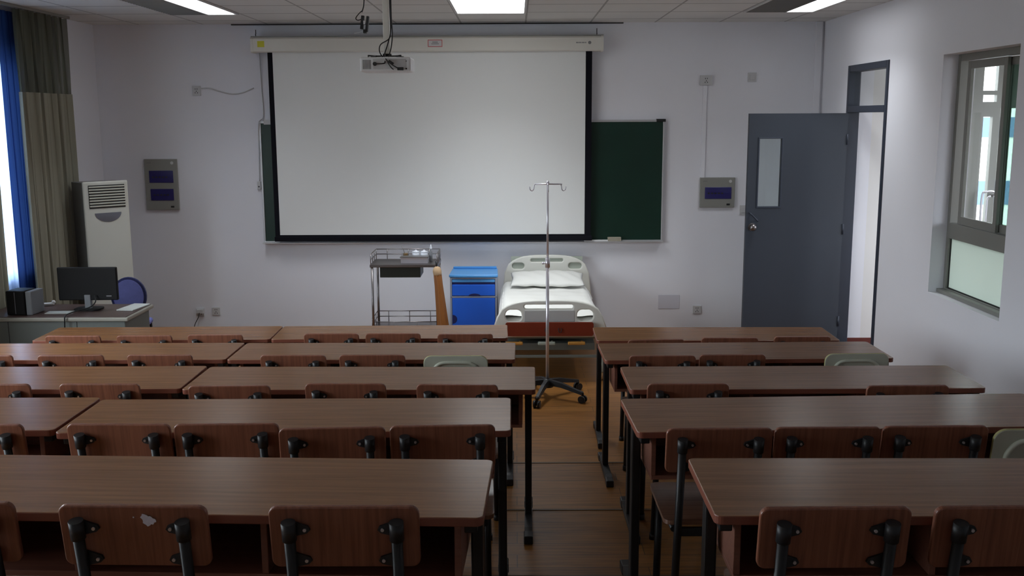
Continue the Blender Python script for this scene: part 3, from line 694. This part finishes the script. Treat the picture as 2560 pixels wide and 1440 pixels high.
# ------------------------------------------------------------------ IV stand
t = thing('iv_stand', 'chrome drip stand on a black five-legged castor base in the aisle', 'drip stand', (.252, 7.965, 0))
MB().cyl((0, 0, .10), (0, 0, 1.10), .0135, n=18).build('lower_pole', 'chrome', t)
MB().cyl((0, 0, 1.10), (0, 0, 1.755), .0085, n=16).build('upper_pole', 'chrome', t)
MB().cyl((0, 0, 1.075), (0, 0, 1.15), .019, n=18).cyl((-.035, 0, 1.11), (0, 0, 1.11), .007, n=10).ball((-.036, 0, 1.11), .010).build('clamp_collar', 'chrome', t)
hk = MB(); hk.cyl((-.105, 0, 1.745), (.115, 0, 1.745), .006, n=10).cyl((0, -.105, 1.745), (0, .105, 1.745), .006, n=10).ball((0, 0, 1.757), .014)
hk.build('crossbar', 'chrome', t)
for dx, dy in ((-1, 0), (1, 0), (0, -1), (0, 1)):
    p = [(dx*.103, dy*.103, 1.745), (dx*.110, dy*.110, 1.725), (dx*.112, dy*.112, 1.705), (dx*.125, dy*.125, 1.693), (dx*.140, dy*.140, 1.703), (dx*.143, dy*.143, 1.725)]
    MB().tube(p, .0042).build('hook', 'chrome', t)
MB().lathe([(.02, .155), (.035, .15), (.045, .12), (.05, .085), (.02, .08)], n=20).build('hub', 'cap', t)
for k in range(5):
    a = R_(252+72*k+2); c, s_ = math.cos(a), math.sin(a)
    lg = MB(); n_ = Vector((-s_, c, 0))
    secs = [(.03, .125, .024, .022), (.14, .118, .021, .018), (.25, .095, .018, .014), (.335, .078, .018, .012)]
    rings = []
    for (d, z, w_, h_) in secs:
        p = Vector((c*d, s_*d, z)); rings.append([lg.bm.verts.new(p+n_*w_*u+Vector((0, 0, h_*v))) for u, v in ((-1, -1), (1, -1), (.7, 1), (-.7, 1))])
    for i in range(3):
        for q in range(4): lg.bm.faces.new((rings[i][q], rings[i][(q+1) % 4], rings[i+1][(q+1) % 4], rings[i+1][q]))
    lg.bm.faces.new(rings[0]); lg.bm.faces.new(rings[-1])
    lo_ = lg.build('base_leg', 'cap', t)
    w0 = Vector((c*.335, s_*.335, .030)); ax = n_
    MB().cyl(w0-ax*.026, w0-ax*.008, .030, n=20).cyl(w0+ax*.008, w0+ax*.026, .030, n=20).cyl(w0-ax*.01, w0+ax*.01, .012, n=10).box(w0.x-.010, w0.x+.010, w0.y-.010, w0.y+.010, .03, .085, .003).build('castor', 'cap', lo_)

# ------------------------------------------------------------------ hospital bed
BX = .29
t = thing('hospital_bed', 'pale plastic hospital bed made up with white sheet, head against the wall', 'bed', (BX, 9.42, 0))
def arch(hw, zb, zs, zt, n=18):
    """symmetric outline: straight flared sides, rounded shoulders, shallow crown"""
    pts = [(-hw, zb)]
    for k in range(n+1):
        u = -1+2*k/n; x = math.copysign(abs(u)**.8, u)*(hw*.93)
        z = zs+(zt-zs)*(1-abs(u)**2.6)**.55
        pts.append((x, z))
    pts.append((hw, zb)); return pts
def slot(x0, x1, z0, z1, r): return rrect(x0, x1, z0, z1, r, 5)
fb = holed('footboard', 'bedp', arch(.495, .46, .56, .712), [slot(-.385, -.245, .525, .628, .045), slot(-.22, .20, .635, .672, .015), slot(.235, .375, .525, .628, .045)], .045, .012, t, (0, -.92, 0))
MB().box(-.225, .215, -.026, .0, .52, .625, .006).build('recessed_panel', 'bedgrey', fb, (0, 0, 0), (-PI/2, 0, 0))
hb = holed('headboard', 'bedp', arch(.475, .36, .66, .848), [slot(-.365, -.235, .70, .765, .03), slot(-.17, .17, .775, .81, .015), slot(.225, .365, .70, .765, .03)], .045, .012, t, (.03, .96, 0))
MB().box(-.375, .375, .0005, .02, .68, .83).build('back_sheet', 'bedpale', hb, (0, 0, 0), (-PI/2, 0, 0))
MB().box(-.42, .42, -.88, .92, .36, .42, .004).build('bed_frame', 'bedmetal', t)
MB().box(-.47, .47, -.945, -.90, .385, .425, .010).build('foot_rail', 'bedp', t)
for sx1 in (-1, 1):
    MB().tube([(sx1*.43, -.925, .41), (sx1*.46, -.925, .38), (sx1*.47, -.925, .32), (sx1*.46, -.925, .07)], .018, n=12).build('foot_leg', 'bedpale', t)
    MB().cyl((sx1*.44, .85, .07), (sx1*.44, .85, .37), .02).build('head_leg', 'bedmetal', t)
    for y in (-.925, .85):
        MB().cyl((sx1*.46-.014, y, .035), (sx1*.46+.014, y, .035), .035, n=18).build('castor', 'caster', t)
MB().box(-.44, .44, -.935, -.915, .20, .225, .004).build('cross_bar', 'bedmetal', t)
MB().box(-.40, .40, -.80, .80, .24, .30).build('under_tray', 'bedmetal', t)
for x, m_ in ((-.30, 'orange'), (-.02, 'bedpale'), (.24, 'orange')):
    MB().box(x-.085, x+.065, -.99, -.95, .325, .352, .008).cyl((x+.04, -.95, .34), (x+.04, -.90, .34), .008).build('crank_handle', m_, t)
rb = MB(); rb.prism(rrect(-.385, .375, .405, .525, .018), -.985, -.965, 'y'); rbo = rb.build('red_side_board', 'redwood', t); rbo['label'] = 'dark red wooden board'
for x in (-.03, .085): MB().tube([(x-.012, -.987, .475), (x-.012, -1.0, .45), (x, -1.0, .44), (x+.012, -1.0, .45), (x+.012, -.987, .475)], .003).build('hook', 'steel', rbo)
# mattress under a sheet that drapes on the right
ms = MB(); nx, ny = 36, 48; grid = []
for j in range(ny+1):
    row = []
    y = -.885+1.80*j/ny
    for i in range(nx+1):
        u = -1+2*i/nx; x = u*.455; z = .572
        e_ = max(0, abs(u)-.86)/.14
        if u > 0: x += .03*math.sin(e_*PI/2)+.012*math.sin(j*.9)*e_; z -= .17*e_**1.3+.02*math.sin(j*.7)*e_
        else: z -= .10*e_**1.5
        z += .004*math.sin(x*26+y*9)+.003*math.sin(y*31+x*5)-.012*math.exp(-((y+.85)/.05)**2)
        row.append(ms.bm.verts.new((x, y, z)))
    grid.append(row)
for j in range(ny):
    for i in range(nx):
        fc = ms.bm.faces.new((grid[j][i], grid[j][i+1], grid[j+1][i+1], grid[j+1][i])); fc.smooth = True
ms.build('bed_sheet', 'sheet', t)
MB().box(-.435, .435, -.88, .90, .422, .545, .03).build('mattress', 'sheet', t)
# pillow
pm = MB(); g_ = []; nu, nv = 36, 22
def pz(u, v): return max(0, (1-abs(u)**3.2))**.6*max(0, (1-abs(v)**2.6))**.6
rows = {}
for sgn in (1, -1):
    for j in range(nv+1):
        for i in range(nu+1):
            u, v = -1+2*i/nu, -1+2*j/nv
            edge = i in (0, nu) or j in (0, nv)
            if edge and sgn < 0: rows[(i, j, -1)] = rows[(i, j, 1)]; continue
            x = .375*u*(1-.05*(1-abs(v))); y = .21*v*(1+.05*math.sin(u*4))
            z = sgn*(.062 if sgn > 0 else .035)*pz(u, v)+(.004*math.sin(u*13+v*7) if not edge else 0)
            rows[(i, j, sgn)] = pm.bm.verts.new((x, y, z))
    for j in range(nv):
        for i in range(nu):
            fc = pm.bm.faces.new([rows[(i, j, sgn)], rows[(i+1, j, sgn)], rows[(i+1, j+1, sgn)], rows[(i, j+1, sgn)]]); fc.smooth = True
tag(pm.build('pillow', 'sheet', None, (.315, 10.06, .640), (R_(9), 0, R_(-1))), 'plump white pillow at the head of the hospital bed', 'pillow')

# ------------------------------------------------------------------ blue bedside cabinet
t = thing('bedside_cabinet', 'bright blue bedside cabinet between the trolley and the bed', 'cabinet', (-.428, 9.85, 0))
MB().box(-.235, .235, .02, .42, .0, .695, .006).build('body', 'cabsil', t)
tpp = MB(); tpp.prism([(-.245, -.005), (-.12, -.02), (0, -.024), (.12, -.02), (.245, -.005), (.235, .43), (-.235, .43)], .695, .722, 'z'); o = tpp.build('top', 'cabtop', t)
bv = o.modifiers.new('b', 'BEVEL'); bv.width = .008; bv.segments = 3
MB().box(-.225, .225, .40, .432, .722, .745, .006).build('top_ledge', 'cabtop', t)
MB().box(-.215, .215, .0, .02, .645, .675, .004).build('pull_out_shelf', 'cabtop', t)
MB().box(-.215, .215, .008, .02, .622, .645).build('gap', 'cabdk', t)
dr = MB(); dr.box(-.215, .215, -.004, .02, .508, .622, .006); d_ = dr.build('drawer', 'cabblue', t)
hh = MB(); hh.prism([(.06*math.cos(a_)+.01, .508+.024*math.sin(a_)) for a_ in [PI*k/12 for k in range(13)]], -.0055, -.003, 'y'); hh.build('handle_recess', 'cabdk', d_)
MB().box(-.235, .235, -.004, .02, .488, .502, .003).box(-.235, -.217, -.004, .02, .02, .69, .002).box(.217, .235, -.004, .02, .02, .69, .002).box(-.217, .217, -.004, .02, .68, .692, .002).build('silver_trim', 'cabsil', t)
dd_ = MB().box(-.215, .215, -.004, .02, .03, .486, .006).build('door', 'cabblue', t)
hh = MB(); hh.prism([(-.212+.045*math.cos(a_), .27+.045*math.sin(a_)) for a_ in [-PI/2+PI*k/12 for k in range(13)]], -.0055, -.003, 'y'); hh.build('handle_recess', 'cabdk', dd_)

# ------------------------------------------------------------------ steel trolley with its load
TY = 9.47
t = thing('medical_trolley', 'stainless steel two-tier trolley with a black drawer and guard rails', 'trolley', (-1.075, TY+.20, 0))
MB().box(-.33, .325, -.205, .205, .855, .882, .003).build('top_shelf', 'brushed', t)
MB().box(-.33, .325, -.205, .205, .225, .245, .003).build('lower_shelf', 'brushed', t)
for sx1 in (-1, 1):
    for sy in (-1, 1):
        MB().cyl((sx1*.31, sy*.19, .06), (sx1*.31, sy*.19, .86), .0115, n=12).build('leg', 'brushed', t)
        MB().cyl((sx1*.31-.012, sy*.19, .03), (sx1*.31+.012, sy*.19, .03), .03, n=16).build('castor', 'cap', t)
def rail(z, h_, front):
    r_ = MB()
    for zz in (z+h_, z+h_*.5):
        r_.tube([(-.32, .195, zz), (.315, .195, zz)], .0045, sub=1).tube([(-.32, -.195, zz), (-.32, .195, zz)], .0045, sub=1).tube([(.315, -.195, zz), (.315, .195, zz)], .0045, sub=1)
        if front: r_.tube([(-.32, -.195, zz-h_*.3), (.315, -.195, zz-h_*.3)], .0045, sub=1)
    for x in (-.32, -.21, 0, .21, .315): r_.cyl((x, .195, z), (x, .195, z+h_), .0045, n=6)
    for y in (-.195, -.06, .06): r_.cyl((-.32, y, z), (-.32, y, z+h_), .0045, n=6).cyl((.315, y, z), (.315, y, z+h_), .0045, n=6)
    if front:
        for x in (-.11, .11): r_.cyl((x, -.195, z), (x, -.195, z+h_*.7), .0045, n=6)
    r_.build('guard_rail', 'brushed', t)
rail(.882, .10, False); rail(.245, .11, True)
d_ = MB().box(-.235, .155, -.19, .12, .755, .853, .004).build('drawer', 'bdark', t)
tz = .8825; ty = TY+.13
tt = thing('instrument_tray', 'shiny steel instrument tray on the trolley top', 'tray', (-.985, ty, tz))
MB().prism([(-.05, 0), (.05, 0), (.062, .055), (-.062, .055)], -.13, .13, 'x').build('tray_body', 'chrome', tt)
MB().box(-.138, .138, -.066, .066, .055, .062, .002).build('lid', 'brushed', tt)
for x, nm in ((-.985, 'left'), (-.905, 'right')):
    tt = thing('enamel_cup', 'small white cup behind the steel tray, %s of the two' % nm, 'cup', (x, TY+.255, tz), 0, 'white cups on the trolley')
    MB().lathe([(.026, 0), (.032, .01), (.036, .085), (.033, .088), (.030, .02)], n=22).build('cup_body', 'glassy', tt)
    MB().lathe([(.037, .085), (.037, .092), (.015, .10), (.006, .108), (.001, .112)], n=22).build('lid', 'glassy', tt)
tt = thing('cotton_jar', 'small brown jar with sticks at the left end of the steel tray', 'jar', (-1.085, TY+.245, tz))
MB().lathe([(.024, 0), (.027, .05), (.022, .07), (.024, .078)], n=20).build('jar_body', 'brown', tt)
MB().tube([(0, 0, .05), (-.02, 0, .11), (-.034, 0, .15)], .003, sub=1).build('forceps', 'brushed', tt)
tt = thing('thermometer_bottle', 'slender clear bottle with a bright stopper at the right of the cups', 'bottle', (-.835, TY+.22, tz))
MB().lathe([(.014, 0), (.016, .08), (.008, .10), (.008, .115)], n=16).build('bottle_body', 'pc', tt)
MB().lathe([(.010, .116), (.012, .13), (.006, .15), (.002, .165)], n=16).build('stopper', 'glassy', tt)

# folded umbrella leaning between trolley and cabinet
t = thing('folded_umbrella', 'folded amber umbrella leaning between the trolley and blue cabinet', 'umbrella', (-.68, 9.38, 0))
t.rotation_euler = (R_(-3), R_(-5.2), 0)
um = MB(); n = 28; rings = []
for (z, r) in ((.03, .030), (.10, .050), (.30, .052), (.50, .043), (.70, .034), (.80, .033), (.83, .02)):
    rings.append([um.bm.verts.new(((r+.007*(k % 4 == 0)-.003*(k % 4 == 2))*math.cos(2*PI*k/n), (r+.007*(k % 4 == 0))*math.sin(2*PI*k/n), z)) for k in range(n)])
for i in range(len(rings)-1):
    for k in range(n):
        fc = um.bm.faces.new((rings[i][k], rings[i][(k+1) % n], rings[i+1][(k+1) % n], rings[i+1][k])); fc.smooth = True
um.bm.faces.new(rings[0]); um.bm.faces.new(rings[-1]); um.build('canopy', 'amber', t)
MB().lathe([(.034, .79), (.040, .80), (.042, .83), (.034, .86), (.012, .875), (.008, .875)], n=20).build('wrap', 'tan', t)
MB().cyl((0, 0, .87), (0, 0, .925), .009, n=12).build('tip', 'cap', t)
MB().cyl((0, 0, .0), (0, 0, .04), .012, n=12).build('handle', 'cap', t)

# ------------------------------------------------------------------ floor-standing air conditioner
t = thing('air_conditioner', 'tall ivory floor-standing air conditioner in the left corner', 'air conditioner', (-3.845, 9.345, 0), R_(45))
# local: +x along the front, -y out of the front
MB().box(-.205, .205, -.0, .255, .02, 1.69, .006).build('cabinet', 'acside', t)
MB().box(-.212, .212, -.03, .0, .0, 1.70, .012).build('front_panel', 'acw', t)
MB().box(-.165, .175, -.034, -.030, 1.45, 1.665).build('air_outlet', 'dark', t)
for k in range(8):
    z = 1.470+k*.0255
    MB().box(-.163, .173, -.046, -.034, z-.005, z+.005, .001, Matrix.Rotation(.45, 3, 'X')).build('louvre_slat', 'acw', t)
dp = MB(); dp.prism([(.125*math.cos(a_)+.005, 1.405+.085*math.sin(a_)) for a_ in [PI+PI*k/18 for k in range(19)]], -.034, -.031, 'y'); dp.build('display', 'mirror', t)
MB().box(-.20, .20, -.036, -.030, .08, .72, .006).build('lower_grille', 'acw', t)
MB().box(-.215, .215, -.03, .258, 0, .035, .004).build('plinth', 'acside', t)

# ------------------------------------------------------------------ teacher console and what stands on it
t = thing('teacher_console', 'grey teacher console with a brown top in the left corner', 'desk', (-3.60, 7.80, 0))
MB().box(-.53, .585, -.265, .24, .0, .735, .006).build('body', 'podium', t)
MB().box(-.545, .615, -.29, .27, .735, .765, .008).build('top_edge', 'podedge', t)
MB().box(-.535, .595, -.275, .26, .765, .770, .001).build('top_surface', 'podtop', t)
for x in (-.32, .21): MB().box(x-.002, x+.002, -.268, -.264, .02, .73).build('panel_seam', 'dark', t)
pz0 = .7705
t = thing('monitor', 'black flat monitor seen from behind on the teacher console', 'monitor', (-3.41, 7.83, pz0), R_(1))
MB().box(-.235, .235, -.012, .022, .075, .340, .008).build('casing', 'mon', t)
MB().box(.145, .185, -.0135, -.012, .105, .114).build('maker_mark', 'mon2', t)
MB().box(-.03, .02, -.02, .015, .01, .12, .005).build('stand_neck', 'pc', t)
bb = MB(); bb.prism(rrect(-.11, .10, -.08, .08, .05, 6), 0, .012, 'z'); bb.build('stand_base', 'mon', t)
MB().tube([(.06, -.03, .12), (.07, -.05, .07), (.03, -.07, .03), (-.02, -.12, .02), (-.045, -.24, .02), (-.055, -.325, .012), (-.06, -.337, -.04), (-.07, -.337, -.25)], .005).build('cable', 'cap', t)
t = thing('desktop_speaker', 'dark boxy speaker at the left end of the teacher console', 'speaker', (-3.86, 7.66, pz0), R_(-4))
MB().box(-.09, .06, -.07, .10, 0, .19, .008).build('cabinet', 'mon', t)
MB().box(.062, .11, -.06, .12, 0, .185, .006).build('grey_side', 'pc', t)
MB().box(-.02, -.016, -.0715, -.07, .01, .18).build('front_seam', 'pc', t)
t = thing('telephone', 'small white handset lying on the console behind the monitor', 'handset', (-3.83, 8.0, pz0), R_(20))
MB().box(-.055, .055, -.02, .02, 0, .022, .008).build('body', 'whitep', t); MB().ball((.05, 0, .025), .016).build('end_knob', 'whitep', t)
tag(MB().box(-.07, .07, -.14, .14, 0, .008, .002).build('paper_pad', 'paper', None, (-3.085, 7.90, pz0), (0, 0, R_(-8))), 'pale paper pad on the console right of the monitor', 'paper')
tag(MB().box(-.11, .10, -.05, .05, 0, .004).build('paper_sheet', 'paper', None, (-3.58, 7.70, pz0), (0, 0, R_(4))), 'thin grey sheet lying under the front of the monitor', 'paper')
t = thing('teacher_chair', 'violet-blue chair with a round navy-rimmed back behind the console', 'chair', (-3.40, 8.62, 0), R_(8))
def disc(rx, rz_, z, y0, y1): return [(rx*math.cos(2*PI*k/32), z+rz_*math.sin(2*PI*k/32)) for k in range(32)], y0, y1
p_, a_, b_ = disc(.15, .17, .735, -.015, .015); MB().prism(p_, a_, b_, 'y').build('back_rim', 'navy', t)
p_, a_, b_ = disc(.128, .15, .735, -.022, -.015); MB().prism(p_, a_, b_, 'y').build('back_cushion', 'violet', t)
MB().box(-.14, .12, .02, .34, .43, .48, .02).build('seat', 'violet', t)
MB().tube([(0, .0, .58), (0, .03, .48), (0, .12, .42), (0, .2, .42)], .015).build('back_bracket', 'steel', t)
for sx1 in (-1, 1):
    for y in (.05, .31): MB().cyl((sx1*.12-.01, y, 0), (sx1*.11-.01, y, .43), .012).build('leg', 'steel', t)

# ------------------------------------------------------------------ curtains
def curtain(name, y0, y1, x, z0, z1, amp, waves, m, parent=None, seed=0, gather=.0):
    mb = MB(); ny_, nz_ = int(waves*16), 24; g = []
    rnd = random.Random(seed); ph = [rnd.uniform(0, 6) for _ in range(4)]
    for j in range(nz_+1):
        v = j/nz_; z = z0+(z1-z0)*v; row = []
        for i in range(ny_+1):
            u = i/ny_
            y = y0+(y1-y0)*u
            y += gather*(1-v)*(.5-u)*(y1-y0)
            a = 2*PI*waves*u
            dx = amp*(math.sin(a+ph[0])*(.75+.25*v)+.35*math.sin(2.3*a+ph[1])*(1-.4*v)+.25*math.sin(.37*a+ph[2]+v*.8))
            row.append(mb.bm.verts.new((x+dx, y+.01*math.sin(a*1.7+v*3+ph[3]), z)))
        g.append(row)
    for j in range(nz_):
        for i in range(ny_):
            fc = mb.bm.faces.new((g[j][i], g[j][i+1], g[j+1][i+1], g[j+1][i])); fc.smooth = True
    return mb.build(name, m, parent)
t = thing('beige_curtain', 'long beige curtain with an open mesh header, next to the air conditioner', 'curtain', (0, 0, 0))
curtain('curtain_cloth', 8.61, 9.58, -4.205, .25, 2.50, .022, 9, 'curtain', t, 3, 0)
curtain('mesh_header', 8.61, 9.58, -4.205, 2.50, 3.19, .022, 9, 'mesh', t, 3, 0)
t = thing('blue_curtain', 'narrow deep blue curtain strip glowing where daylight comes through', 'curtain', (0, 0, 0))
curtain('curtain_cloth', 8.48, 8.98, -4.284, .25, 3.17, .008, 6, 'blue', t, 5)
curtain('backlit_strip', 8.24, 8.48, -4.278, .25, 3.17, .010, 2, 'lightblue', t, 6)  # paler stretch of the blue curtain, painted as if backlit by the window
t = thing('beige_curtain', 'beige curtain at the left picture edge, nearest the window gap', 'curtain', (0, 0, 0))
curtain('curtain_cloth', 6.7, 8.12, -4.20, .25, 3.17, .028, 12, 'curtain', t, 9, 0)
t = thing('curtain_rail', 'pale ceiling rail carrying the curtains along the left wall', 'curtain rail', (-4.2, 8.1, ZC))
MB().box(-.02, .02, -1.6, 1.55, -.024, 0, .003).build('rail', 'panel', t)
